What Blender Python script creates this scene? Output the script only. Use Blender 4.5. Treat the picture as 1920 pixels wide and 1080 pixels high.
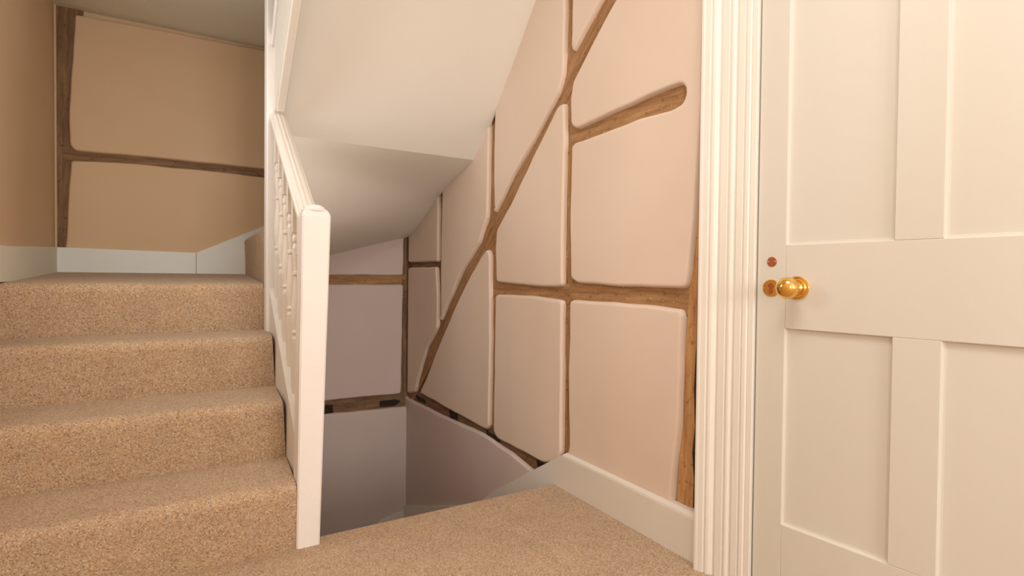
import bpy, bmesh, math, random
from mathutils import Vector, Matrix, noise
random.seed(7)
for o in list(bpy.data.objects): bpy.data.objects.remove(o)
S = bpy.context.scene; COL = S.collection

# ------------------------------------------------------------ camera
FPX, YAW, PIT, ROL, EYE = 1027.374, math.radians(30.7414), math.radians(-1.0531), math.radians(.5712), .88
Fv = Vector((math.sin(YAW)*math.cos(PIT), math.cos(YAW)*math.cos(PIT), math.sin(PIT)))
R0 = Vector((math.cos(YAW), -math.sin(YAW), 0)); U0 = R0.cross(Fv)
Rv = R0*math.cos(ROL)+U0*math.sin(ROL); Uv = -R0*math.sin(ROL)+U0*math.cos(ROL)
CAM = Vector((0, 0, EYE))
cd = bpy.data.cameras.new('camera'); cam = bpy.data.objects.new('camera', cd); COL.objects.link(cam)
cd.sensor_width = 36; cd.lens = 36*FPX/1920; cd.clip_start = .02
cam.matrix_world = Matrix(((Rv.x, Uv.x, -Fv.x, CAM.x), (Rv.y, Uv.y, -Fv.y, CAM.y), (Rv.z, Uv.z, -Fv.z, CAM.z), (0, 0, 0, 1)))
S.camera = cam
# ------------------------------------------------------------ world, lights, exposure
w = bpy.data.worlds.new('world'); S.world = w; w.use_nodes = True
w.node_tree.nodes['Background'].inputs[0].default_value = (.75, .85, 1, 1)
w.node_tree.nodes['Background'].inputs[1].default_value = 1.0
def area(name, loc, rot, sx, sy, power, colr):
    l = bpy.data.lights.new(name, 'AREA'); l.shape = 'RECTANGLE'; l.size = sx; l.size_y = sy; l.energy = power; l.color = colr
    o = bpy.data.objects.new(name, l); COL.objects.link(o); o.location = loc; o.rotation_euler = rot; return o
area('window_daylight', (.75, -3.33, 1.45), (math.radians(90), 0, 0), 1.15, 1.25, 36, (1, .985, .96))
area('side_window_daylight', (-.57, -1.75, 1.50), (0, math.radians(-90), 0), 1.2, 1.1, 10, (1, .985, .96))
area('overhead_fill', (.35, .35, 2.47), (0, 0, 0), .8, .8, 13, (1, .975, .94))  # soft fill added overhead to brighten treads and right wall
area('landing_fill', (-.57, 2.2, 1.62), (0, math.radians(-90), 0), .6, .5, 4.2, (1, .985, .95))  # unseen source added to lift the upper landing ceiling
S.view_settings.view_transform = 'Standard'; S.view_settings.look = 'None'
S.view_settings.exposure = .77; S.view_settings.gamma = 1; S.view_settings.use_curve_mapping = False

# ------------------------------------------------------------ helpers
def at(ax, val, x, y):
    """point where the sight line of photo pixel (x, y) meets the plane axis=val"""
    d = Fv+Rv*((x-960)/FPX)-Uv*((y-540)/FPX)
    return CAM+d*((val-CAM[ax])/d[ax])
def link(name, me, m, parent=None, smooth=False):
    if m: me.materials.append(m)
    o = bpy.data.objects.new(name, me); COL.objects.link(o)
    if parent: o.parent = parent
    if smooth:
        for p in me.polygons: p.use_smooth = True
    return o
def done(name, bm, m, parent=None, smooth=False):
    bmesh.ops.recalc_face_normals(bm, faces=bm.faces[:])
    for e in bm.edges:
        if len(e.link_faces) == 2 and e.calc_face_angle(0) > .65: e.smooth = False
    me = bpy.data.meshes.new(name); bm.to_mesh(me); bm.free()
    return link(name, me, m, parent, smooth)
def tag(o, label=None, cat=None, group=None, kind=None):
    for k, v in (('label', label), ('category', cat), ('group', group), ('kind', kind)):
        if v: o[k] = v
    return o
def struct(o): o['kind'] = 'structure'; return o
def empty(name, loc=(0, 0, 0), rz=0, parent=None):
    o = bpy.data.objects.new(name, None); COL.objects.link(o); o.location = loc; o.rotation_euler.z = rz
    o.empty_display_size = .1
    if parent: o.parent = parent
    return o
def off(o, root):                       # child modelled in world space under an Empty that is not at the origin
    o.parent = root; o.matrix_parent_inverse = root_inv(root); return o
def root_inv(root):
    return (Matrix.Translation(root.location) @ root.rotation_euler.to_matrix().to_4x4()).inverted()
def add_box(bm, a, b, bev=0):
    x0, y0, z0 = a; x1, y1, z1 = b
    vs = [bm.verts.new(p) for p in ((x0,y0,z0),(x1,y0,z0),(x1,y1,z0),(x0,y1,z0),(x0,y0,z1),(x1,y0,z1),(x1,y1,z1),(x0,y1,z1))]
    fs = [bm.faces.new([vs[i] for i in q]) for q in ((0,1,2,3),(4,5,6,7),(0,1,5,4),(1,2,6,5),(2,3,7,6),(3,0,4,7))]
    if bev:
        es = {e for f in fs for e in f.edges}
        bmesh.ops.bevel(bm, geom=list(es), offset=bev, segments=2, affect='EDGES', profile=.5)
def box(name, a, b, m, parent=None, bev=0):
    bm = bmesh.new(); add_box(bm, a, b, bev); return done(name, bm, m, parent)
def prism(bm, pts, vec):
    """closed polygon of 3-D points swept by vec"""
    v = Vector(vec); A = [bm.verts.new(p) for p in pts]; B = [bm.verts.new(Vector(p)+v) for p in pts]
    bm.faces.new(A); bm.faces.new(B[::-1]); n = len(A)
    for i in range(n): bm.faces.new((A[i], A[(i+1) % n], B[(i+1) % n], B[i]))
def lathe(bm, prof, c, axis='Z', n=24, M=None):
    rings = []
    for r, h in prof:
        ring = []
        for i in range(n):
            t = 2*math.pi*i/n; p = Vector((r*math.cos(t), r*math.sin(t), h))
            if M: p = M @ p
            ring.append(bm.verts.new(p+Vector(c)))
        rings.append(ring)
    for a, b in zip(rings, rings[1:]):
        for i in range(n): bm.faces.new((a[i], a[(i+1) % n], b[(i+1) % n], b[i]))
    bm.faces.new(rings[0]); bm.faces.new(rings[-1])

# ------------------------------------------------------------ materials
def mat(name):
    m = bpy.data.materials.new(name); m.use_nodes = True; nt = m.node_tree
    return m, nt, nt.nodes['Principled BSDF'], nt.nodes.new('ShaderNodeTexCoord')
def mapped(nt, tc, scale, socket='Object'):
    mp = nt.nodes.new('ShaderNodeMapping'); mp.inputs['Scale'].default_value = scale
    nt.links.new(tc.outputs[socket], mp.inputs[0]); return mp
def noise_node(nt, src, sc, det=4, rough=.5):
    n = nt.nodes.new('ShaderNodeTexNoise'); n.inputs['Scale'].default_value = sc
    n.inputs['Detail'].default_value = det; n.inputs['Roughness'].default_value = rough
    nt.links.new(src, n.inputs['Vector']); return n
def ramp(nt, src, stops, interp='LINEAR'):
    r = nt.nodes.new('ShaderNodeValToRGB'); r.color_ramp.interpolation = interp
    while len(r.color_ramp.elements) < len(stops): r.color_ramp.elements.new(.5)
    for e, (p, c) in zip(r.color_ramp.elements, stops): e.position = p; e.color = (*c, 1)
    nt.links.new(src, r.inputs[0]); return r
def bump(nt, src, bs, strength, dist):
    b = nt.nodes.new('ShaderNodeBump'); b.inputs['Strength'].default_value = strength; b.inputs['Distance'].default_value = dist
    nt.links.new(src, b.inputs['Height']); nt.links.new(b.outputs[0], bs.inputs['Normal']); return b
def painted(name, c1, c2, rough, sc=2.2, bsc=60, bst=.12, stretch=(1, 1, 1)):
    m, nt, bs, tc = mat(name)
    mp = mapped(nt, tc, stretch); n = noise_node(nt, mp.outputs[0], sc, 3)
    r = ramp(nt, n.outputs[0], [(.35, c1), (.65, c2)]); nt.links.new(r.outputs[0], bs.inputs['Base Color'])
    bs.inputs['Roughness'].default_value = rough
    b2 = noise_node(nt, mp.outputs[0], bsc, 3); bump(nt, b2.outputs[0], bs, bst, .004); return m
PLASTER = painted('pink_limewash_plaster', (.78, .635, .52), (.82, .68, .57), .85, 1.6, 14, .25)
PLASTER_WARMLIT = painted('warm_lit_limewash_plaster', (.67, .47, .29), (.71, .515, .33), .85, 1.4, 14, .25)  # same plaster, warm indirect light of the left side put into its colour
PLASTER_SHADED = painted('shade_tinted_pink_plaster', (.66, .545, .50), (.70, .585, .54), .85, 1.4, 14, .25)  # same plaster, dim purplish stairwell light put into its colour
CREAM = painted('cream_emulsion', (.85, .815, .745), (.87, .84, .77), .8, 1.2, 20, .15)
GREYCREAM = painted('grey_cream_emulsion', (.80, .78, .67), (.82, .80, .69), .8, 1.2, 20, .15)
GLOSS = painted('ivory_eggshell_paint', (.79, .74, .665), (.81, .765, .69), .38, 3, 120, .05)
DOORP = painted('ivory_door_paint', (.655, .62, .545), (.675, .645, .575), .45, 3, 90, .08, (1, 1, .25))
NEWEL = painted('white_chalky_paint', (.83, .79, .745), (.85, .81, .77), .5, 4, 60, .15)
BLUEWHITE = painted('cool_white_paint', (.78, .79, .74), (.80, .81, .765), .5, 3, 90, .06)

def carpet():
    m, nt, bs, tc = mat('tweed_loop_carpet')
    mp = mapped(nt, tc, (1, 1, 1)); n0 = noise_node(nt, mp.outputs[0], 90, 2)
    mixv = nt.nodes.new('ShaderNodeMix'); mixv.data_type = 'RGBA'; mixv.blend_type = 'LINEAR_LIGHT'
    mixv.inputs['Factor'].default_value = .004
    nt.links.new(mp.outputs[0], mixv.inputs['A']); nt.links.new(n0.outputs['Color'], mixv.inputs['B'])
    v = nt.nodes.new('ShaderNodeTexVoronoi'); v.inputs['Scale'].default_value = 320; v.inputs['Randomness'].default_value = .75
    nt.links.new(mixv.outputs['Result'], v.inputs['Vector'])
    sep = nt.nodes.new('ShaderNodeSeparateColor'); nt.links.new(v.outputs['Color'], sep.inputs[0])
    r = ramp(nt, sep.outputs[0], [(0, (.30, .19, .11)), (.15, (.44, .275, .165)), (.3, (.56, .36, .205)), (.5, (.54, .39, .24)), (.7, (.62, .45, .28)), (.85, (.46, .365, .285)), (1, (.74, .61, .47))])
    big = noise_node(nt, mp.outputs[0], 7, 4, .6)
    rb = ramp(nt, big.outputs[0], [(.35, (.94, .93, .93)), (.65, (1.04, 1.03, 1.01))])
    mx = nt.nodes.new('ShaderNodeMix'); mx.data_type = 'RGBA'; mx.blend_type = 'MULTIPLY'; mx.inputs['Factor'].default_value = 1
    nt.links.new(r.outputs[0], mx.inputs['A']); nt.links.new(rb.outputs[0], mx.inputs['B'])
    # shade in the crevices between the loops, painted into the colour
    rd = ramp(nt, v.outputs['Distance'], [(.3, (1, 1, 1)), (.9, (.62, .6, .58))])
    m2 = nt.nodes.new('ShaderNodeMix'); m2.data_type = 'RGBA'; m2.blend_type = 'MULTIPLY'; m2.inputs['Factor'].default_value = .8
    nt.links.new(mx.outputs['Result'], m2.inputs['A']); nt.links.new(rd.outputs[0], m2.inputs['B'])
    nt.links.new(m2.outputs['Result'], bs.inputs['Base Color'])
    bs.inputs['Roughness'].default_value = 1; bs.inputs['Specular IOR Level'].default_value = .1
    bs.inputs['Sheen Weight'].default_value = .15
    inv = nt.nodes.new('ShaderNodeMath'); inv.operation = 'SUBTRACT'; inv.inputs[0].default_value = 1
    nt.links.new(v.outputs['Distance'], inv.inputs[1]); bump(nt, inv.outputs[0], bs, .5, .002)
    return m
CARPET = carpet()
def wood(name, dark, mid, light, knot=.85):
    m, nt, bs, tc = mat(name)
    mp = mapped(nt, tc, (2.2, 26, 26)); g = noise_node(nt, mp.outputs[0], 1.6, 8, .65)
    r = ramp(nt, g.outputs[0], [(.25, dark), (.47, mid), (.72, light)])
    mp2 = mapped(nt, tc, (1, 1, 1)); ch = noise_node(nt, mp2.outputs[0], 38, 3, .6)
    rc = ramp(nt, ch.outputs[0], [(.28, (.35, .30, .26)), (.42, (1, 1, 1)), (.66, (1, 1, 1)), (.74, (1.5, 1.5, 1.45))])
    mx = nt.nodes.new('ShaderNodeMix'); mx.data_type = 'RGBA'; mx.blend_type = 'MULTIPLY'; mx.inputs['Factor'].default_value = .75
    nt.links.new(r.outputs[0], mx.inputs['A']); nt.links.new(rc.outputs[0], mx.inputs['B'])
    # short pale adze nicks across the grain
    mp3 = mapped(nt, tc, (34, 60, 60)); nk = nt.nodes.new('ShaderNodeTexVoronoi'); nk.inputs['Scale'].default_value = 1.1
    nt.links.new(mp3.outputs[0], nk.inputs['Vector'])
    rn = ramp(nt, nk.outputs['Distance'], [(.06, (.30, .25, .19)), (.16, (0, 0, 0))])
    ad = nt.nodes.new('ShaderNodeMix'); ad.data_type = 'RGBA'; ad.blend_type = 'ADD'; ad.inputs['Factor'].default_value = knot
    nt.links.new(mx.outputs['Result'], ad.inputs['A']); nt.links.new(rn.outputs[0], ad.inputs['B'])
    nt.links.new(ad.outputs['Result'], bs.inputs['Base Color'])
    bs.inputs['Roughness'].default_value = .75
    bump(nt, g.outputs[0], bs, .6, .006); return m
OAK = wood('old_brown_oak', (.13, .06, .024), (.36, .19, .078), (.52, .30, .14))
OAK_DARK = wood('dark_aged_oak', (.08, .042, .02), (.20, .112, .054), (.33, .195, .10), .3)
OAK_ORANGE = wood('orange_worn_oak', (.18, .08, .028), (.50, .255, .095), (.66, .39, .17), .2)
def plain(name, c, rough=.5, metal=0):
    m, nt, bs, tc = mat(name); bs.inputs['Base Color'].default_value = (*c, 1)
    bs.inputs['Roughness'].default_value = rough; bs.inputs['Metallic'].default_value = metal; return m
SLOT = painted('mortise_shade_dark', (.018, .011, .007), (.035, .02, .012), .9, 30, 60, .3)  # near-black colour stands in for shade inside mortises and crack
BRASS = painted('polished_brass', (.83, .50, .12), (.88, .56, .16), .1, 8, 30, .01); BRASS.node_tree.nodes['Principled BSDF'].inputs['Metallic'].default_value = 1
COPPER = painted('red_brown_lacquered_metal', (.36, .09, .03), (.42, .12, .045), .35, 20, 30, .02); COPPER.node_tree.nodes['Principled BSDF'].inputs['Metallic'].default_value = .5
STEEL = plain('screw_steel', (.6, .58, .52), .3, 1)
DARK = plain('gap_shade', (.03, .022, .016), .9)

# ------------------------------------------------------------ principal planes
W, DEP = 1.37, .022                      # plaster face of the timbered right wall, recess of its timbers
D = at(0, W, 762, 745).y                 # back wall
XL = at(1, D, 102, 300).x                # left wall
XS = .305                                # right-hand end of the carpeted steps
Y1, G, RZ = 1.862, .295, .2105           # first riser, going, rise
ZT = 4*RZ                                # upper landing
ZTB = at(1, D, 200, 511).z               # the old landing floor climbs a little to the back wall
ZC = at(1, D, 300, 47).z                 # ceiling over the upper landing
ANG = math.radians(5.6)                  # the door wall is a little out of line with the timbered wall
P0 = at(0, 1.382, 1419, 540); P0.z = 0
dd = Vector((math.sin(ANG), -math.cos(ANG), 0)); nn = Vector((-math.cos(ANG), -math.sin(ANG), 0))

# ------------------------------------------------------------ setting
def rp(s, n, z): return P0+dd*s+nn*n+Vector((0, 0, z))
CAMY = -3.4
wall_right = struct(box('wall_right', (W+DEP+.012, 1.10, -1.6), (W+.2, D+.2, 2.6), PLASTER_WARMLIT))
bm = bmesh.new()
for s0, s1, z0, z1 in ((-.13, -.012, -.1, 2.6), (.772, 4.6, -.1, 2.6), (-.012, .772, 2.0, 2.6)):
    prism(bm, [rp(s0, -.012, z0), rp(s1, -.012, z0), rp(s1, -.16, z0), rp(s0, -.16, z0)], (0, 0, z1-z0))
wall_door = struct(done('wall_right_door', bm, PLASTER)); wall_door.name = 'wall_right_near'
wall_back = struct(box('wall_back', (XL-.2, D+DEP+.012, -1.6), (W+.2, D+.2, 2.6), PLASTER_WARMLIT))
bm = bmesh.new()
for a, b in (((CAMY, -.1), (-2.3, 2.6)), ((-1.2, -.1), (1.9, 2.6)), ((2.5, -.1), (D+.05, 2.6)), ((1.9, -.1), (2.5, 1.3)), ((1.9, 1.95), (2.5, 2.6)), ((-2.3, -.1), (-1.2, .9)), ((-2.3, 2.1), (-1.2, 2.6))):
    add_box(bm, (XL-.15, a[0], a[1]), (XL, b[0], b[1]))
wall_left = struct(done('wall_left', bm, PLASTER_WARMLIT))
win2 = struct(empty('window_2', (XL-.08, -1.75, .9)))
for a, b in (((-2.3, .9), (-2.25, 2.1)), ((-1.25, .9), (-1.2, 2.1)), ((-2.25, .9), (-1.25, .95)), ((-2.25, 2.05), (-1.25, 2.1)), ((-1.765, .95), (-1.735, 2.05)), ((-2.25, 1.49), (-1.25, 1.52))):
    off(box('window_frame', (XL-.1, a[0], a[1]), (XL-.05, b[0], b[1]), GLOSS), win2)
bm = bmesh.new()
for a, b in (((XL-.15, -.1), (.1, 2.6)), ((1.4, -.1), (2.0, 2.6)), ((.1, -.1), (1.4, .8)), ((.1, 2.1), (1.4, 2.6))):
    add_box(bm, (a[0], CAMY-.12, a[1]), (b[0], CAMY, b[1]))
wall_front = struct(done('wall_front', bm, PLASTER))
win = struct(empty('window_1', (.75, CAMY-.06, .8)))
for a, b in (((.1, .8), (.15, 2.1)), ((1.35, .8), (1.4, 2.1)), ((.15, .8), (1.35, .85)), ((.15, 2.05), (1.35, 2.1)), ((.735, .85), (.765, 2.05)), ((.15, 1.44), (1.35, 1.47))):
    off(box('window_frame', (a[0], CAMY-.09, a[1]), (b[0], CAMY-.04, b[1]), GLOSS), win)

added_win = struct(empty('added_window', (XL-.08, 2.2, 1.3)))  # unseen window, added to go with the landing fill light
for a, b in (((1.9, 1.3), (1.94, 1.95)), ((2.46, 1.3), (2.5, 1.95)), ((1.94, 1.3), (2.46, 1.34)), ((1.94, 1.91), (2.46, 1.95)), ((2.19, 1.34), (2.21, 1.91))):
    off(box('window_frame', (XL-.1, a[0], a[1]), (XL-.05, b[0], b[1]), GLOSS), added_win)
# landing floor, carpeted to a rounded edge over the stairs down
def rounded_profile(pts, r, seg=5):
    out = []
    n = len(pts)
    for i in range(n):
        p = Vector(pts[i]); rad = r[i] if isinstance(r, (list, tuple)) else r
        if not rad: out.append(p); continue
        a = (Vector(pts[i-1])-p); b = (Vector(pts[(i+1) % n])-p)
        l = min(rad, a.length*.49, b.length*.49); a = p+a.normalized()*l; b = p+b.normalized()*l
        for k in range(seg+1):
            t = k/seg; out.append(a*(1-t)**2+p*2*t*(1-t)+b*t*t)
    return out
YE = at(2, 0, 800, 958).y
bm = bmesh.new()
pr = rounded_profile([(CAMY, -.06), (YE, -.06), (YE, 0), (CAMY, 0)], [0, 0, .02, 0])
prism(bm, [(.30, p.x, p.y) for p in pr], (1.85, 0, 0))
prism(bm, [(XL-.05, CAMY, -.06), (XL-.05, Y1+.03, -.06), (XL-.05, Y1+.03, 0), (XL-.05, CAMY, 0)], (.35-XL, 0, 0))
floor = struct(done('floor', bm, CARPET))
bm = bmesh.new()
add_box(bm, (XL-.1, 2.0, ZC), (.42, D+.1, ZC+.08)); add_box(bm, (XL-.1, 2.0, ZC), (.42, 2.05, 2.6))
ceiling_landing = struct(done('ceiling', bm, GREYCREAM))
ceiling2 = struct(box('ceiling_near', (XL-.1, CAMY, 2.5), (2.1, D+.1, 2.62), CREAM))

# ------------------------------------------------------------ plaster panels and timbers
def outline(pts, r, step=.022, wob=.0022, seed=0):
    """pts: 2-D polygon; rounded, resampled and made slightly uneven"""
    n = len(pts); P = []
    for i in range(n):
        p = Vector(pts[i]); a = Vector(pts[i-1])-p; b = Vector(pts[(i+1) % n])-p
        l = min(r, a.length*.45, b.length*.45); a = p+a.normalized()*l; b = p+b.normalized()*l
        for k in range(6):
            t = k/5; P.append(a*(1-t)**2+p*2*t*(1-t)+b*t*t)
    out = []
    for i in range(len(P)):
        a, b = P[i], P[(i+1) % len(P)]; k = max(1, int((b-a).length/step))
        if (b-a).length < .0008: continue
        for j in range(k): out.append(a.lerp(b, j/k))
    m = len(out); res = []
    for i in range(m):
        t = (out[(i+1) % m]-out[i-1]); t = t.normalized() if t.length else Vector((1, 0))
        nrm = Vector((t.y, -t.x)); q = out[i]
        res.append(q+nrm*wob*noise.noise(Vector((q.x*9+seed, q.y*9, seed*1.7)))*1.6)
    return res
def panel(parent, plane, px, m, r=.022, depth=DEP, seed=0, world=None, wob=.0022):
    """a plaster infill with rolled edges standing proud of the timbers"""
    ax, val = plane; face = val
    pts = []
    for q in px:
        p = at(ax, val+depth*.6, *q); pts.append((p.y if ax == 0 else p.x, p.z))
    if world: pts = world
    o2 = outline(pts, r, wob=wob, seed=seed)
    area2 = sum(a.x*b.y-b.x*a.y for a, b in zip(o2, o2[1:]+o2[:1])); sgn = 1 if area2 > 0 else -1
    n = len(o2); nr = []
    for i in range(n):
        t = (o2[(i+1) % n]-o2[i-1]).normalized(); nr.append(Vector((-t.y, t.x))*sgn)
    bm = bmesh.new(); rings = []
    back = val+depth+.012
    for ins, x in ((0, back), (0, val+depth*.8), (.003, val+depth*.42), (.006, val+depth*.12), (.009, val+depth*.03), (.015, val)):
        ring = []
        for q, m_ in zip(o2, nr):
            p = q+m_*ins
            ring.append(bm.verts.new((x, p.x, p.y) if ax == 0 else (p.x, x, p.y)))
        rings.append(ring)
    for a, b in zip(rings, rings[1:]):
        for i in range(n):
            f = bm.faces.new((a[i], a[(i+1) % n], b[(i+1) % n], b[i])); f.smooth = True
    edges = [bm.edges.get((rings[-1][i], rings[-1][(i+1) % n])) for i in range(n)]
    bmesh.ops.triangle_fill(bm, use_beauty=True, edges=edges)
    bmesh.ops.recalc_face_normals(bm, faces=bm.faces[:])
    me = bpy.data.meshes.new('plaster_panel'); bm.to_mesh(me); bm.free()
    return link('plaster_panel', me, m, parent)
def timber(parent, name, plane, a, b, wa, wb, m, label=None, depth=DEP, proud=0, thick=.03):
    """a hewn timber between photo points a and b lying on the recessed plane; local X runs along the grain"""
    ax, val = plane; v = val+depth-proud
    A = at(ax, v, *a) if len(a) == 2 else Vector(a); B = at(ax, v, *b) if len(b) == 2 else Vector(b)
    L = (B-A).length; X = (B-A).normalized(); N = Vector((-1, 0, 0)) if ax == 0 else Vector((0, -1, 0))
    Yv = N.cross(X).normalized()
    bm = bmesh.new(); ns, nw = max(3, int(L/.03)), 4; sd = random.random()*50
    grid = []
    for i in range(ns+1):
        t = i/ns; wd = wa*(1-t)+wb*t; row = []
        for j in range(nw+1):
            s = j/nw-.5; x = L*t
            z = .0022*noise.noise(Vector((x*7+sd, s*2.2, sd)))
            y = s*wd+.003*noise.noise(Vector((x*5, s*3, sd+9)))
            row.append(bm.verts.new((x, y, z)))
        grid.append(row)
    for i in range(ns):
        for j in range(nw): bm.faces.new((grid[i][j], grid[i+1][j], grid[i+1][j+1], grid[i][j+1]))
    edge = [grid[i][0] for i in range(ns+1)]+[grid[ns][j] for j in range(1, nw+1)]+[grid[i][nw] for i in range(ns-1, -1, -1)]+[grid[0][j] for j in range(nw-1, 0, -1)]
    low = [bm.verts.new((e.co.x, e.co.y, -thick)) for e in edge]; k = len(edge)
    for i in range(k): bm.faces.new((edge[i], edge[(i+1) % k], low[(i+1) % k], low[i]))
    bm.faces.new(low)
    o = done(name, bm, m, parent)
    M = Matrix(((X.x, Yv.x, N.x, A.x), (X.y, Yv.y, N.y, A.y), (X.z, Yv.z, N.z, A.z), (0, 0, 0, 1)))
    o.matrix_local = M
    if label: o['label'] = label
    return o
RW = (0, W); BW = (1, D)
T = lambda *a, **k: timber(wall_right, *a, **k)
T('timber_post', RW, (762, 435), (762, 752), .05, .05, OAK_DARK, 'thin dark timber post in the far corner')
T('timber_post', RW, (829, 350), (827, 640), .075, .075, OAK_DARK, 'narrow dark timber post second from the corner')
T('timber_post', RW, (926, 200), (926, 830), .085, .085, OAK, 'brown timber post where the brace crosses its middle')
T('timber_post', RW, (1071, -60), (1064, 870), .085, .08, OAK, 'tall brown timber post beside the skirting corner')
T('timber_brace', RW, (1162, -50), (768, 746), .13, .11, OAK, 'long diagonal oak brace running from the ceiling down to the corner', proud=.0025)
T('timber_rail', RW, (762, 497), (832, 495), .05, .05, OAK_DARK, 'short thin dark timber rail near the corner', proud=.001)
T('timber_rail', RW, (925, 543), (1068, 551), .09, .09, OAK, 'brown timber rail left of the tall post', proud=.001)
T('timber_rail', RW, (1072, 549), (1300, 562), .10, .10, OAK, 'brown timber rail right of the tall post', proud=.001)
T('timber_stub', RW, (1070, 254), (1292, 180), .085, .08, OAK, 'short sloping timber stub ending in the plaster', proud=.001)
T('corner_timber', RW, (1322, 180), (1287, 975), .03, .085, OAK_ORANGE, 'broad worn orange brown timber post beside the door casing', proud=.0035)
T('sill_timber', RW, (755, 740), (1045, 879), .16, .12, OAK_DARK, 'low dark timber sill with empty mortises above the lower wall', proud=.0015)
# mortise pockets in the sill: dark blocks standing in for shaded holes
def slot(parent, plane, quad, depth=DEP, name='mortise_pocket'):
    ax, val = plane; v = val+depth-.0045
    pts = [at(ax, v, *q) for q in quad]; vec = (.006, 0, 0) if ax == 0 else (0, .006, 0)
    bm = bmesh.new(); prism(bm, pts, vec); return done(name, bm, SLOT, parent)
slot(wall_right, RW, [(1317, 240), (1320, 250), (1313, 560), (1309, 760), (1306, 960), (1299, 950), (1301, 900), (1298, 850), (1303, 800), (1301, 730), (1306, 640), (1309, 480), (1313, 380)], DEP-.002, 'timber_crack')  # dark strip painted for the shade in the split
slot(wall_right, RW, [(779, 741), (797, 750), (798, 757), (782, 750)])
slot(wall_right, RW, [(842, 768), (857, 775), (858, 789), (844, 784)])
slot(wall_right, RW, [(911, 806), (936, 822), (937, 830), (913, 820)])
slot(wall_right, RW, [(1006, 862), (1024, 872), (1019, 878), (1007, 874)])

RP = [
 [(769, 425), (825, 345), (824, 491), (768, 492)],
 [(768, 502), (821, 500), (824, 560), (823, 612), (819, 622), (804, 650), (795, 678), (786, 711), (781, 735), (766, 737)],
 [(833, 330), (890, 270), (921, 200), (919, 330), (917, 404), (902, 455), (868, 511), (843, 567), (829, 603), (830, 450)],
 [(916, 466), (922, 476), (923, 640), (920, 800), (915, 806), (860, 776), (790, 737), (801, 711), (814, 678), (825, 650), (860, 567), (888, 511), (904, 484)],
 [(932, 180), (1012, -60), (1064, -60), (1062, 100), (1061, 140), (1052, 172), (1005, 262), (965, 330), (930, 402), (929, 300)],
 [(1062, 193), (1063, 260), (1059, 420), (1058, 536), (1045, 539), (990, 536), (934, 529), (932, 470), (934, 432), (960, 385), (1000, 300), (1050, 200)],
 [(1079, -60), (1076, 30), (1074, 90), (1078, 99), (1100, 58), (1132, 0), (1168, -60)],
 [(1196, -60), (1330, -60), (1322, 100), (1318, 230), (1308, 385), (1301, 460), (1296, 515), (1290, 540), (1272, 541), (1180, 538), (1085, 531), (1073, 522), (1072, 400), (1075, 275), (1082, 267), (1140, 246), (1200, 223), (1262, 206), (1284, 194), (1290, 178), (1289, 165), (1281, 158), (1255, 166), (1210, 186), (1140, 218), (1085, 242), (1074, 236), (1072, 190), (1078, 154), (1118, 74), (1158, 0)],
 [(932, 552), (990, 554), (1050, 561), (1058, 565), (1057, 700), (1056, 850), (1052, 866), (1022, 868), (975, 843), (935, 822), (928, 808), (930, 680)],
 [(1072, 563), (1150, 566), (1280, 580), (1285, 592), (1281, 700), (1277, 800), (1262, 948), (1245, 965), (1060, 870), (1070, 840), (1069, 700)],
]
for i, q in enumerate(RP): panel(wall_right, RW, q, PLASTER, .02, seed=i*3.1)
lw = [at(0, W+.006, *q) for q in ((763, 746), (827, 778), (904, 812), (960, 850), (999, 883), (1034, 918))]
panel(wall_right, RW, [], PLASTER_SHADED, .02, seed=50, world=[(D+.06, lw[0].z+.03)]+[(p.y, p.z) for p in lw]+[(1.6, lw[-1].z-.25), (1.6, -1.5), (D+.06, -1.5)])

# back wall, stairwell side and upper landing side
TB = lambda *a, **k: timber(wall_back, *a, **k)
zr = at(1, D, 690, 525).z
TB('timber_rail', BW, (.30, D+DEP, zr-.004), (W+.02, D+DEP, zr+.001), .085, .085, OAK, 'level brown timber rail on the stairwell wall')
za, zb = at(1, D, 610, 766), at(1, D, 762, 752)
TB('sill_timber', BW, (.3, D+DEP, za.z), (W+.02, D+DEP, zb.z), .13, .13, OAK_DARK, 'dark timber sill with mortises low on the stairwell wall')
slot(wall_back, BW, [(606, 760), (624, 759), (625, 775), (606, 777)])
slot(wall_back, BW, [(712, 752), (742, 749), (752, 752), (740, 761), (712, 763)])
TB('timber_post', BW, (W-.012, D+DEP, .0), (W-.012, D+DEP, 1.4), .06, .06, OAK_DARK, 'thin dark timber edge in the stairwell corner', proud=.002)
TB('timber_post', BW, (128, 5), (113, 475), .13, .11, OAK_DARK, 'dark timber post in the upper landing corner')
TB('timber_rail', BW, (118, 289), (505, 325), .085, .085, OAK_DARK, 'dark timber rail across the upper landing wall', proud=.001)
panel(wall_back, BW, [], PLASTER_SHADED, .02, seed=21, world=[(.40, at(1, D, 690, 518).z), (at(1, D, 757, 517).x, at(1, D, 757, 517).z), (at(1, D, 759, 440).x, 1.4), (.9, 1.4), (.40, 1.15)])
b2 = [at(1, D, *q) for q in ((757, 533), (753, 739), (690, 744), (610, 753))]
panel(wall_back, BW, [], PLASTER_SHADED, .02, seed=22, world=[(.40, b2[0].z-.003)]+[(p.x, p.z) for p in b2]+[(.40, b2[3].z)])
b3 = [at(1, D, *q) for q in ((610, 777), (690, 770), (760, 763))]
panel(wall_back, BW, [], PLASTER_SHADED, .02, seed=23, world=[(.30, b3[0].z)]+[(p.x, p.z) for p in b3]+[(W+.05, b3[2].z+.004), (W+.05, -1.5), (.30, -1.5)])
panel(wall_back, BW, [(140, 27), (300, 57), (520, 99), (520, 320), (400, 308), (250, 293), (140, 284), (130, 272), (129, 200), (135, 110), (138, 60)], PLASTER_WARMLIT, .02, seed=31)
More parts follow.
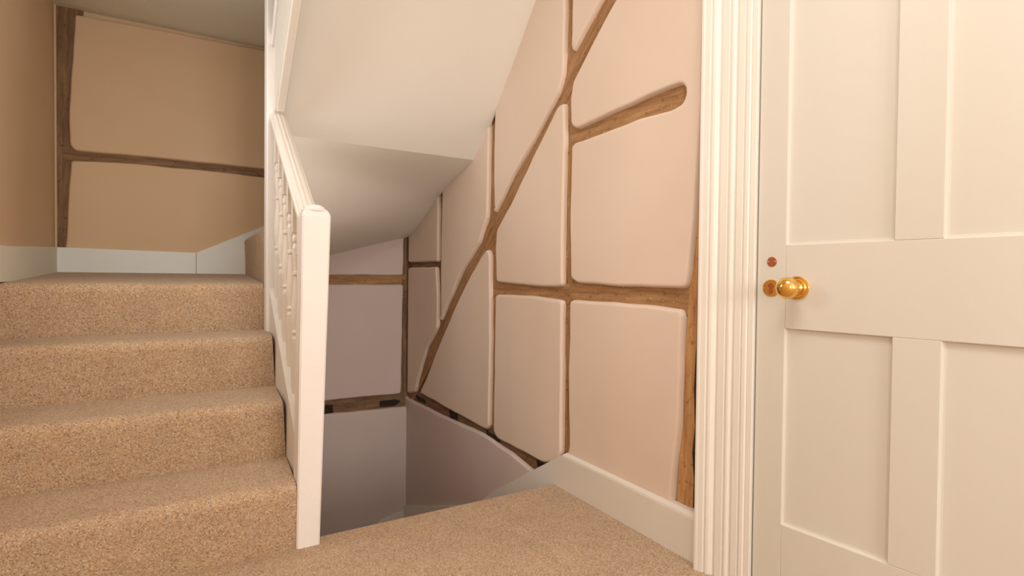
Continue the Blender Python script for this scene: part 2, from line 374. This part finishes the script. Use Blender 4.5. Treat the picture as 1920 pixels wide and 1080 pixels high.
panel(wall_back, BW, [(132, 300), (250, 306), (400, 321), (520, 335), (520, 520), (110, 520), (122, 460), (128, 380)], PLASTER_WARMLIT, .02, seed=32)
# pale plaster fillet left of the corner post
bm = bmesh.new(); prism(bm, [(XL-.01, D+.03, .9), (XL+.009, D+.03, .9), (XL+.007, D+.012, .9), (XL-.01, D, .9)], (0, 0, ZC-.9)); done('plaster_fillet', bm, PLASTER_WARMLIT, wall_back)
# wall under the lower balustrade, between the two lower flights
bm = bmesh.new()
zs = lambda y: RZ+(y-Y1)*RZ/G
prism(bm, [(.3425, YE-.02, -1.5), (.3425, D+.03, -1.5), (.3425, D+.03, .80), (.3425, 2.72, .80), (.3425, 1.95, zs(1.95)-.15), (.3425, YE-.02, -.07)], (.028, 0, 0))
wall_mid = struct(done('wall_spandrel', bm, PLASTER_SHADED))

# ------------------------------------------------------------ skirting boards
def board(name, pts, vec, m, parent=None):
    bm = bmesh.new(); prism(bm, pts, vec)
    o = done(name, bm, m, parent); return o
XK = 1.352
yA = at(0, XK, 1056, 870).y; yB = rp(-.166, 0, 0).y
hk = at(0, XK, 1180, 911).z
bm = bmesh.new()
prof = [(W+.02, -.02), (XK, -.02), (XK, hk-.012), (XK+.002, hk-.004), (XK+.006, hk), (W-.003, hk+.004), (W+.02, hk+.004)]
prism(bm, [(x, yA, z) for x, z in prof], (0, yB-yA, 0))
struct(done('baseboard_right', bm, GLOSS))
# raking stair string that continues it down the flight
pts = [(yA, hk), (at(0, XK, 983, 890).y, at(0, XK, 983, 890).z), (at(0, XK, 915, 928).y, at(0, XK, 915, 928).z), (2.72, -.42), (at(0, XK, 850, 949).y, at(0, XK, 850, 949).z), (at(0, XK, 800, 950).y, at(0, XK, 800, 950).z), (D+.01, at(0, XK, 763, 957).z)]
bm = bmesh.new(); prism(bm, [(XK, y, z) for y, z in pts]+[(XK, D+.01, -1.3), (XK, 2.9, -1.3), (XK, yA, -.30)], (.022, 0, 0))
struct(done('trim_stair_string', bm, GLOSS)).name = 'trim_1'
bm = bmesh.new(); yk = D-.014
cs = [(W, at(1, yk, 760, 959).z), (at(1, yk, 742, 964).x, at(1, yk, 742, 964).z), (at(1, yk, 717, 976).x, at(1, yk, 717, 976).z), (.95, -1.02), (.36, -1.3), (.36, -1.5), (W, -1.5)]
prism(bm, [(x, yk, z) for x, z in cs], (0, .03, 0)); struct(done('trim_2', bm, GLOSS))
# upper landing skirting, back and left
yk = D-.016; sk = [at(1, yk, *q) for q in ((99, 463), (368, 474), (505, 420))]
bm = bmesh.new(); prism(bm, [(XL, yk, .8), (XL, yk, sk[0].z), (sk[1].x-.002, yk, sk[1].z), (sk[1].x-.002, yk, .8)], (0, .03, 0)); struct(done('baseboard_back', bm, BLUEWHITE))
bm = bmesh.new(); prism(bm, [(sk[1].x+.001, yk-.002, .8), (sk[1].x+.001, yk-.002, sk[1].z), (sk[2].x, yk-.002, sk[2].z), (1.0, yk-.002, 1.5), (1.0, yk-.002, 1.3), (.7, yk-.002, 1.0), (.5, yk-.002, .8)], (0, .03, 0)); struct(done('trim_3', bm, BLUEWHITE))
bm = bmesh.new(); t0 = at(0, XL, 5, 461)
prism(bm, [(XL-.01, D, .846), (XL-.01, D, sk[0].z), (XL-.01, t0.y, t0.z), (XL-.01, 2.66, t0.z), (XL-.01, 1.8, .36), (XL-.01, 1.8, -.02), (XL-.01, CAMY, -.02)][:4]+[(XL-.01, 2.66, .846)], (.022, 0, 0))
struct(done('baseboard_left', bm, GREYCREAM))
struct(box('baseboard_left_low', (XL-.01, CAMY, -.01), (XL+.014, 1.80, hk), GLOSS)).name = 'trim_4'

# ------------------------------------------------------------ carpeted flight going up
def soft_step(name, parent, x0, x1, y, y2, z0, zf, zb=None, back=.03, flare=0, base=0):
    zb = zf if zb is None else zb
    pr = rounded_profile([(y+.006, z0-.015), (y-.012, zf), (y2+back, zb), (y2+back, z0-.015)], [0, .045, 0, 0], 10)
    n = 44; bm = bmesh.new(); rows = []
    for i in range(n+1):
        x = x0+(x1-x0)*i/n; row = []
        e = min(x-x0, x1-x)
        for p in pr:
            nz = noise.noise(Vector((x*3.2, p.x*3, p.y*6+zf*7)))*.004
            xx = x
            if flare and x > x1-.1:       # the carpet runs a little further across behind each nosing
                a = base*max(0, (zf-p.y)/(zf-z0)) if p.x <= y+.02 else min(1, (p.x-y-.02)/(y2-y-.02))
                xx = x+flare*a*(x-x1+.1)/.1
            row.append(bm.verts.new((xx, p.x+nz*(1 if p.x < y+.1 else 0)*.8, p.y+nz*.4*(1 if p.y > z0 else 0))))
        rows.append(row)
    k = len(pr)
    for a, b in zip(rows, rows[1:]):
        for j in range(k): bm.faces.new((a[j], a[(j+1) % k], b[(j+1) % k], b[j])).smooth = True
    bm.faces.new(rows[0]); bm.faces.new(rows[-1][::-1])
    return done(name, bm, CARPET, parent)
st = tag(empty('staircase', (0, 0, 0)), 'beige tweed carpeted stairs climbing at the left to the upper landing', 'staircase')
for k in range(4):
    y = Y1+G*k; z0 = RZ*k; zf = RZ*(k+1)
    if k < 3: soft_step('carpeted_step', st, XL+.003, XS, y, y+G, z0, zf, back=.004, flare=.012, base=1 if k else 0)
    else: soft_step('landing_step', st, XL+.003, XS, y, D-.014, z0, zf, ZTB, .01, .012, 1)['label'] = 'topmost carpeted step that widens into the landing'
# winder steps turning right behind the upper newel, then the flight over the well
NX, NY = .345, at(0, W, 888, 300).y
def ray_hit(th):
    dx, dy = math.sin(th), math.cos(th)
    tx = (W+.01-NX)/dx if dx > 1e-6 else 1e9; ty = (D+.01-NY)/dy if dy > 1e-6 else 1e9
    t = min(tx, ty); return Vector((NX+dx*t, NY+dy*t))
q9 = math.pi/2
up = tag(empty('staircase', (NX, NY, 0)), 'turning stairs above the well, seen by their smooth cream sloping underside', 'staircase')
# first winder riser, carpeted, visible beside the newel
bm = bmesh.new()
rs = [at(1, D-.02, 459, 500).x]; x1 = rs[0]; zt1 = at(1, D, 470, 449).z
pr = rounded_profile([(x1+.006, .82), (x1, zt1-.05), (x1-.004, zt1), (x1+.05, zt1), (x1+.05, .82)], [0, .02, .025, 0, 0], 6)
prism(bm, [(p.x, NY+.05, p.y) for p in pr], (0, D-.016-NY-.05, 0))
o = done('carpeted_step', bm, CARPET); off(o, up)
corner = math.atan2(W-NX, D-NY)
for k in range(0, 4):
    a0, a1 = q9*k/4, q9*(k+1)/4
    pts = [Vector((NX+.03*math.sin(a1), NY+.03*math.cos(a1))), Vector((NX+.03*math.sin(a0), NY+.03*math.cos(a0))), ray_hit(a0)]
    if a0 < corner < a1: pts.append(ray_hit(corner))
    pts.append(ray_hit(a1))
    zt = zt1+RZ*k; bm = bmesh.new(); prism(bm, [(p.x, p.y, zt-.04) for p in pts], (0, 0, .04)); off(done('carpeted_step', bm, CARPET), up)
# helical soffit under the winders
zc_ = [(0, .90), (.243, at(1, D, 620, 478).z-.085*0), (corner, at(0, W, 762, 445).z), (math.atan2(W-NX, at(0, W, 830, 358).y-NY), at(0, W, 830, 358).z), (q9, at(0, W, 888, 300).z)]
x5 = at(1, D, 620, 478); zc_[1] = (math.atan2(x5.x-NX, D-NY), x5.z)
def zth(th):
    K = zc_; n = len(K); sl_ = [(K[i+1][1]-K[i][1])/(K[i+1][0]-K[i][0]) for i in range(n-1)]
    tg = [sl_[0]]+[2*a*b/(a+b) for a, b in zip(sl_, sl_[1:])]+[sl_[-1]]
    for i in range(n-1):
        if th <= K[i+1][0]+1e-9 or i == n-2:
            h = K[i+1][0]-K[i][0]; t = (th-K[i][0])/h
            return (2*t**3-3*t*t+1)*K[i][1]+(t**3-2*t*t+t)*h*tg[i]+(3*t*t-2*t**3)*K[i+1][1]+(t**3-t*t)*h*tg[i+1]
def zsm(th): return sum(zth(min(q9, max(0, th+d))) for d in (0,)) if True else 0
YS = NY
bm = bmesh.new(); nt_, nr_ = 36, 16; g = []
ths = sorted(set([q9*i/nt_ for i in range(nt_+1)]+[corner]))
for th in ths:
    h = ray_hit(th); row = []
    for j in range(nr_+1):
        t = (j/nr_); p = Vector((NX+.035*math.sin(th), NY+.035*math.cos(th))).lerp(h, t); row.append((p.x, p.y, zsm(th)))
    g.append(row)
top = [[bm.verts.new(p) for p in r] for r in g]; bot = [[bm.verts.new((p[0], p[1], p[2]+.03)) for p in r] for r in g]
for i in range(len(ths)-1):
    for j in range(nr_):
        bm.faces.new((top[i][j], top[i][j+1], top[i+1][j+1], top[i+1][j])).smooth = True
        bm.faces.new((bot[i][j], bot[i][j+1], bot[i+1][j+1], bot[i+1][j]))
for a, b in ((0, None), (len(ths)-1, None)):
    for j in range(nr_): bm.faces.new((top[a][j], top[a][j+1], bot[a][j+1], bot[a][j]))
for j in (0, nr_):
    for i in range(len(ths)-1): bm.faces.new((top[i][j], top[i+1][j], bot[i+1][j], bot[i][j]))
off(done('winder_soffit', bm, CREAM), up)['label'] = 'twisting shaded underside of the winder steps'
# straight white soffit of the flight that climbs towards the viewer
sR = [at(0, W, *q) for q in ((888, 300), (932, 204), (1005, 0))]
sL = [at(0, .38, *q) for q in ((531, 205), (553, 0))]
Ls = [Vector((.34, YS, sR[0].z)), Vector((.34, sL[0].y-.03, sL[0].z+.01)), Vector((.34, sL[1].y, sL[1].z))]
Rs = [Vector((W+.01, YS, sR[0].z)), Vector((W+.01, sR[1].y, sR[1].z)), Vector((W+.01, sR[2].y, sR[2].z))]
def smoothed(A):
    d = A[2]-A[1]; A = A+[A[2]+d*((2.52-A[2].z)/d.z)]; out = [A[0]]
    a, b, c = A[0].lerp(A[1], .35), A[1], A[1].lerp(A[2], .7)
    for i in range(9): t = i/8; out.append(a*(1-t)**2+b*2*t*(1-t)+c*t*t)
    return out+A[3:]
Ls, Rs = smoothed(Ls), smoothed(Rs)
bm = bmesh.new(); n = 14; R1 = []; R2 = []
for a, b in zip(Ls, Rs):
    R1.append([bm.verts.new(a.lerp(b, i/n)) for i in range(n+1)]); R2.append([bm.verts.new(a.lerp(b, i/n)+Vector((0, .04, .05))) for i in range(n+1)])
for i in range(len(Ls)-1):
    for j in range(n):
        bm.faces.new((R1[i][j], R1[i][j+1], R1[i+1][j+1], R1[i+1][j])).smooth = True; bm.faces.new((R2[i][j], R2[i][j+1], R2[i+1][j+1], R2[i+1][j]))
for j in range(n):
    bm.faces.new((R1[0][j], R1[0][j+1], R2[0][j+1], R2[0][j])); bm.faces.new((R1[-1][j], R1[-1][j+1], R2[-1][j+1], R2[-1][j]))
for i in range(len(Ls)-1):
    for j in (0, n): bm.faces.new((R1[i][j], R1[i+1][j], R2[i+1][j], R2[i][j]))
off(done('flight_soffit', bm, CREAM), up)['label'] = 'broad smooth cream underside of the upper flight'
# outer string of that flight with its bead and cap
XU = .335
b0, b1 = at(0, XU, 516, 205), at(0, XU, 545, 0); c0, c1 = at(0, XU, 514, 90), at(0, XU, 523, 0)
def ext(a, b, z): d = b-a; return a+d*((z-a.z)/d.z)
sq = [Vector((XU, 2.66, b0.z-.02)), b0, b1, ext(b0, b1, 2.5), ext(c0, c1, 2.5), c1, c0, Vector((XU, 2.66, c0.z+.01))]
bm = bmesh.new(); prism(bm, sq, (.035, 0, 0)); off(done('outer_string', bm, GLOSS), up)
def bar(name, a, b, hw, hh, m, parent, bev=.004):
    X = (b-a).normalized(); Yv = Vector((0, 0, 1)).cross(X).normalized(); Z = X.cross(Yv)
    bm = bmesh.new(); add_box(bm, (0, -hw, -hh), ((b-a).length, hw, hh), bev)
    bmesh.ops.transform(bm, matrix=Matrix(((X.x, Yv.x, Z.x, a.x), (X.y, Yv.y, Z.y, a.y), (X.z, Yv.z, Z.z, a.z), (0, 0, 0, 1))), verts=bm.verts[:])
    return done(name, bm, m, parent)
off(bar('string_bead', b0+Vector((.022, 0, -.004)), ext(b0, b1, 2.48)+Vector((.022, 0, -.004)), .018, .007, GLOSS, None), up)
off(bar('string_cap', c0+Vector((.015, .02, .025)), ext(c0, c1, 2.48)+Vector((.015, .02, .025)), .026, .022, NEWEL, None), up)

# lower flight going down
dn = tag(empty('staircase', (.86, YE, 0)), 'carpeted stairs dropping into the shaded well beside the timbered wall', 'staircase')
for k in range(4):
    y = YE+.02+G*k; z = -RZ*(k+1)
    off(soft_step('carpeted_step', None, .374, XK, y+.02, y+G, z-RZ, z), dn)
off(box('carpeted_step', (.374, YE+.02+G*4, -RZ*5-.1), (XK, D-.02, -RZ*5), CARPET), dn)
off(box('top_riser', (.374, YE-.03, -RZ-.05), (XK, YE-.012, -.05), CARPET), dn)

# ------------------------------------------------------------ lower balustrade
bal = tag(empty('stair_balustrade', (.345, 1.9, 0)), 'white painted stair balustrade with square newel, moulded handrail and turned spindles', 'balustrade')
yn = 1.85
def q(x, y): return at(1, yn, x, y)
def newel(name, FL0, FR0, FL1, FR1, y0, dep, parent, m, chamf=.012):
    bm = bmesh.new(); ny = 22; rows = []
    for i in range(ny+1):
        t = i/ny; a = FL0.lerp(FL1, t); b = FR0.lerp(FR1, t)
        wv = .0012*noise.noise(Vector((1, 2, t*6)))
        x0, x1, z = a.x+wv, b.x+wv*.5, (a.z+b.z)/2
        c = .005; d_ = dep
        rows.append([bm.verts.new(p) for p in ((x0+c, y0, z), (x1-c, y0, z), (x1, y0+c, z), (x1, y0+d_-c, z), (x1-c, y0+d_, z), (x0+c, y0+d_, z), (x0, y0+d_-c, z), (x0, y0+c, z))])
    t = rows[-1]; cx = sum(v.co.x for v in t)/8; cy = y0+dep/2
    for sc, dz in ((.93, .012), (.80, .019)):
        rows.append([bm.verts.new((cx+(v.co.x-cx)*sc, cy+(v.co.y-cy)*sc, v.co.z+dz)) for v in t])
    for a, b in zip(rows, rows[1:]):
        for j in range(8): bm.faces.new((a[j], a[(j+1) % 8], b[(j+1) % 8], b[j]))
    bm.faces.new(rows[0]); bm.faces.new(rows[-1])
    return done(name, bm, m, parent)
NL0, NR0, NL1, NR1 = q(556, 1030), q(600, 1022), q(567, 405), q(621, 405)
NL0.z = NR0.z = 0; NL1.z = NR1.z = (NL1.z+NR1.z)/2
nw = off(newel('newel_post', NL0, NR0, NL1, NR1, yn, .085, None, NEWEL), bal)
cx = (NL1.x+NR1.x)/2+.002; cz = NL1.z+.017
bm = bmesh.new(); lathe(bm, [(.034, -.006), (.041, .000), (.042, .004), (.038, .008), (.031, .010), (.029, .015), (.021, .021), (.009, .024)], (cx, yn+.042, cz), n=28)
cap = done('newel_cap', bm, NEWEL, None, True); cap.parent = nw; cap.matrix_parent_inverse = Matrix.Identity(4)
# the newel object itself keeps its local origin at the balustrade root
nw2 = off(box('upper_newel_post', (.306, 2.655, .60), (.372, 2.735, 2.49), NEWEL, None, .006), bal)
nw2['label'] = 'tall upper newel post running up past the flight above'
# handrail
h0, h1 = Vector((.354, yn+.06, 0)), Vector((.352, 2.66, 0))
ra, rb = at(1, yn+.083, 577, 398), at(1, 2.655, 522, 208)
sl = (rb.z-ra.z)/(rb.y-ra.y); h0.z = ra.z+(h0.y-ra.y)*sl; h1.z = ra.z+(h1.y-ra.y)*sl
prof = [(-.034, -.040), (-.034, -.030), (-.037, -.026), (-.037, -.018), (-.030, -.015), (-.029, -.009), (-.022, -.002), (-.014, .000), (-.010, -.002), (0, .002), (.010, -.002), (.014, .000), (.022, -.002), (.029, -.009), (.030, -.015), (.037, -.018), (.037, -.026), (.034, -.030), (.034, -.040), (.018, -.046), (-.018, -.046)]
bm = bmesh.new()
def sweep(c): return [bm.verts.new((c.x+x*.92, c.y, c.z+z*1.15)) for x, z in prof]
ks = 10; rows = [sweep(h0.lerp(h1, i/ks)) for i in range(ks+1)]
for a, b in zip(rows, rows[1:]):
    for j in range(len(prof)): bm.faces.new((a[j], a[(j+1) % len(prof)], b[(j+1) % len(prof)], b[j]))
bm.faces.new(rows[0]); bm.faces.new(rows[-1][::-1]); off(done('handrail', bm, GLOSS), bal)
# closed string
zst = lambda y: zs(y)+.045
bm = bmesh.new(); prism(bm, [(.318, 1.90, zst(1.90)), (.318, 2.70, zst(2.70)), (.318, 2.70, zst(2.70)-.34), (.318, 1.90, zst(1.90)-.26)], (.054, 0, 0)); off(done('stair_string', bm, GLOSS), bal)
hz = lambda y: h0.z+(y-h0.y)*sl-.052
def baluster_mesh(y):
    z0, z1 = zst(y)-.02, hz(y)+.012; L = z1-z0; bm = bmesh.new(); hs = .0165
    sb, stp = .20, .17
    for a, b in ((0, sb), (L-stp, L)):
        add_box(bm, (-hs, -hs, a), (hs, hs, b), .0015)
    m = L-sb-stp; pf = [(.0, .014), (.01, .0165), (.03, .0165), (.045, .0105), (.06, .0115), (.075, .017), (.09, .017), (.105, .011), (.15, .0135), (.22, .0175), (.30, .0185), (.38, .0165), (.48, .0125), (.56, .0100), (.60, .0100), (.615, .0150), (.635, .0150), (.65, .0100), (.70, .0110), (.80, .0145), (.86, .0155), (.90, .0115), (.925, .0160), (.955, .0160), (.975, .0125), (1, .013)]
    lathe(bm, [(r, sb+t*m) for t, r in pf], (0, 0, 0), n=14)
    return bm, z0
for i in range(6):
    y = 2.03+i*.116
    bm, z0 = baluster_mesh(y); bmesh.ops.translate(bm, verts=bm.verts[:], vec=(.350, y, z0))
    off(done('baluster', bm, GLOSS, None), bal)

# ------------------------------------------------------------ door casing and door
RZD = math.atan2(dd.y, dd.x)               # local X runs along the door towards the viewer, local -Y faces the landing
cs_ = struct(empty('trim_door_casing', P0, RZD)); cs_.name = 'trim_5'
# architrave section: (distance outwards from the opening, height proud)
AP = [(.0, -.03), (.0, .012), (.003, .015), (.012, .016), (.014, .012), (.017, .012), (.019, .017), (.036, .018), (.038, .014), (.041, .013), (.045, .017), (.050, .021), (.055, .022), (.058, .018), (.062, .018), (.064, .023), (.084, .024), (.087, .020), (.090, .020), (.094, .026), (.101, .032), (.108, .034), (.112, .031), (.115, .031), (.117, .037), (.132, .039), (.137, .041), (.143, .041), (.146, .036), (.147, -.03)]
s0 = -.020; sR_ = .782; zT = 1.99
bm = bmesh.new(); P = []
for dx, h in AP:
    P.append([bm.verts.new(v) for v in ((s0-dx, -h, 0), (s0-dx, -h, zT+dx), (sR_+dx, -h, zT+dx), (sR_+dx, -h, 0))])
for a, b in zip(P, P[1:]):
    for i in range(3): bm.faces.new((a[i], a[i+1], b[i+1], b[i]))
done('architrave', bm, GLOSS, cs_)
bm = bmesh.new()
for a, b in (((s0, -.010, 0), (-.003, .12, zT)), ((.763, -.010, 0), (sR_, .12, zT)), ((s0, -.010, 1.975), (sR_, .12, zT+.01))): add_box(bm, a, b, .002)
done('door_jamb', bm, GLOSS, cs_)
bm = bmesh.new(); add_box(bm, (-.003, .03, 0), (.763, .05, 1.98)); done('door_gap_shade', bm, DARK, cs_)  # dark sheet behind the leaf, stands in for shade in the gap
door = struct(empty('door_1', P0+Vector((0, 0, .012)), RZD))
DZ = .012; zq = lambda z: z-DZ
SW, PW, MW = .081, .2525, .094; xs = [0, SW, SW+PW, SW+PW+MW, SW+2*PW+MW, 2*SW+2*PW+MW]
y0, y1 = 0.0, .030
def db(name, x0, x1, z0, z1, ya=y0, yb=y1, bev=.0015): return box(name, (x0, ya, zq(z0)), (x1, yb, zq(z1)), DOORP, door, bev)
db('stile', xs[0]+.001, xs[1], DZ, 1.972); db('stile', xs[4], xs[5]-.001, DZ, 1.972)
for z0, z1 in ((DZ, .217), (.751, .976), (1.86, 1.972)): db('rail', xs[1], xs[4], z0, z1)
db('muntin', xs[2], xs[3], .217, .751); db('muntin', xs[2], xs[3], .976, 1.86)
for a, b in ((xs[1], xs[2]), (xs[3], xs[4])):
    for z0, z1 in ((.217, .751), (.976, 1.86)):
        # recessed flat panel with a sloped margin
        bm = bmesh.new(); r = []
        for ins, yy in ((0, .0015), (.003, .0095), (.008, .0105)):
            r.append([bm.verts.new(v) for v in ((a+ins, yy, zq(z0)+ins), (b-ins, yy, zq(z0)+ins), (b-ins, yy, zq(z1)-ins), (a+ins, yy, zq(z1)-ins))])
        r.append([bm.verts.new((v.co.x, .024, v.co.z)) for v in r[0]])
        for u, v in zip(r, r[1:3]):
            for i in range(4): bm.faces.new((u[i], u[(i+1) % 4], v[(i+1) % 4], v[i]))
        for i in range(4): bm.faces.new((r[0][i], r[0][(i+1) % 4], r[3][(i+1) % 4], r[3][i]))
        bm.faces.new(r[2]); bm.faces.new(r[3]); done('door_panel', bm, DOORP, door)
RX = Matrix.Rotation(math.radians(90), 3, 'X')     # lathe axis Z -> -Y (out of the door)
def dloc(x, y, n=0):
    d = Fv+Rv*((x-960)/FPX)-Uv*((y-540)/FPX); t = ((P0+nn*n-CAM) @ nn)/(d @ nn) if False else ((P0+nn*n-CAM).dot(nn))/d.dot(nn)
    Q = CAM+d*t; return (Q-P0).dot(dd), Q.z-DZ
kx, kz = dloc(1494, 540, .003)
knob = empty('door_knob', (kx, 0, kz), 0, door); knob['label'] = 'polished round brass knob on a ringed rose'
def turned(name, prof, parent, m, n=40, loc=(0, 0, 0)):
    bm = bmesh.new(); lathe(bm, prof, (0, 0, 0), n=n, M=RX); o = done(name, bm, m, parent, True); o.location = loc
    return o
turned('rose', [(.0305, 0), (.0312, .002), (.030, .004), (.0265, .005), (.0255, .0045), (.0245, .006), (.0225, .0085), (.0195, .009), (.017, .0085), (.015, .011), (.012, .014), (.011, .018)], knob, BRASS)
bp = [(.0105, .016), (.0105, .023), (.0135, .026), (.0135, .028), (.0115, .030)]
for i in range(1, 22):
    t = math.pi*(.14+.86*i/21); bp.append((max(.0005, .0285*math.sin(t)), .0535-.0245*math.cos(t)))
turned('knob_ball', bp, knob, BRASS)
ex, ez = dloc(1446, 540)
esc = empty('keyhole_escutcheon', (ex, 0, ez), 0, door); esc['label'] = 'round brass keyhole plate half hidden by the knob'
turned('keyhole_plate', [(.0235, 0), (.0235, .0012), (.0225, .0022), (.018, .0026), (.003, .0027)], esc, BRASS)
bm = bmesh.new()
kp = [Vector((.0076*math.cos(t), 0, .006+.0076*math.sin(t))) for t in [math.radians(a) for a in range(-50, 231, 20)]]+[Vector((-.0052, 0, -.006)), Vector((-.0052, 0, -.013)), Vector((-.0025, 0, -.0165)), Vector((.0025, 0, -.0165)), Vector((.0052, 0, -.013)), Vector((.0052, 0, -.006))]
prism(bm, [(p.x, -.0034, p.z) for p in kp], (0, .0012, 0)); k1 = done('keyhole_cover', bm, COPPER, esc)
turned('screw', [(.0016, .002), (.0016, .0034), (.0008, .0037)], esc, STEEL, 12, (-.0185, 0, 0)); 
lx, lz = dloc(1447.5, 491)
lk = empty('lock_cover', (lx, 0, lz), 0, door); lk['label'] = 'small round red brown metal disc with two screws'
turned('cover_disc', [(.0134, 0), (.0134, .0012), (.0126, .002), (.002, .0022)], lk, COPPER, 28)
for s in (-1, 1): turned('screw', [(.0027, .0015), (.0027, .0028), (.0014, .0034)], lk, STEEL, 12, (s*.0095, 0, 0))
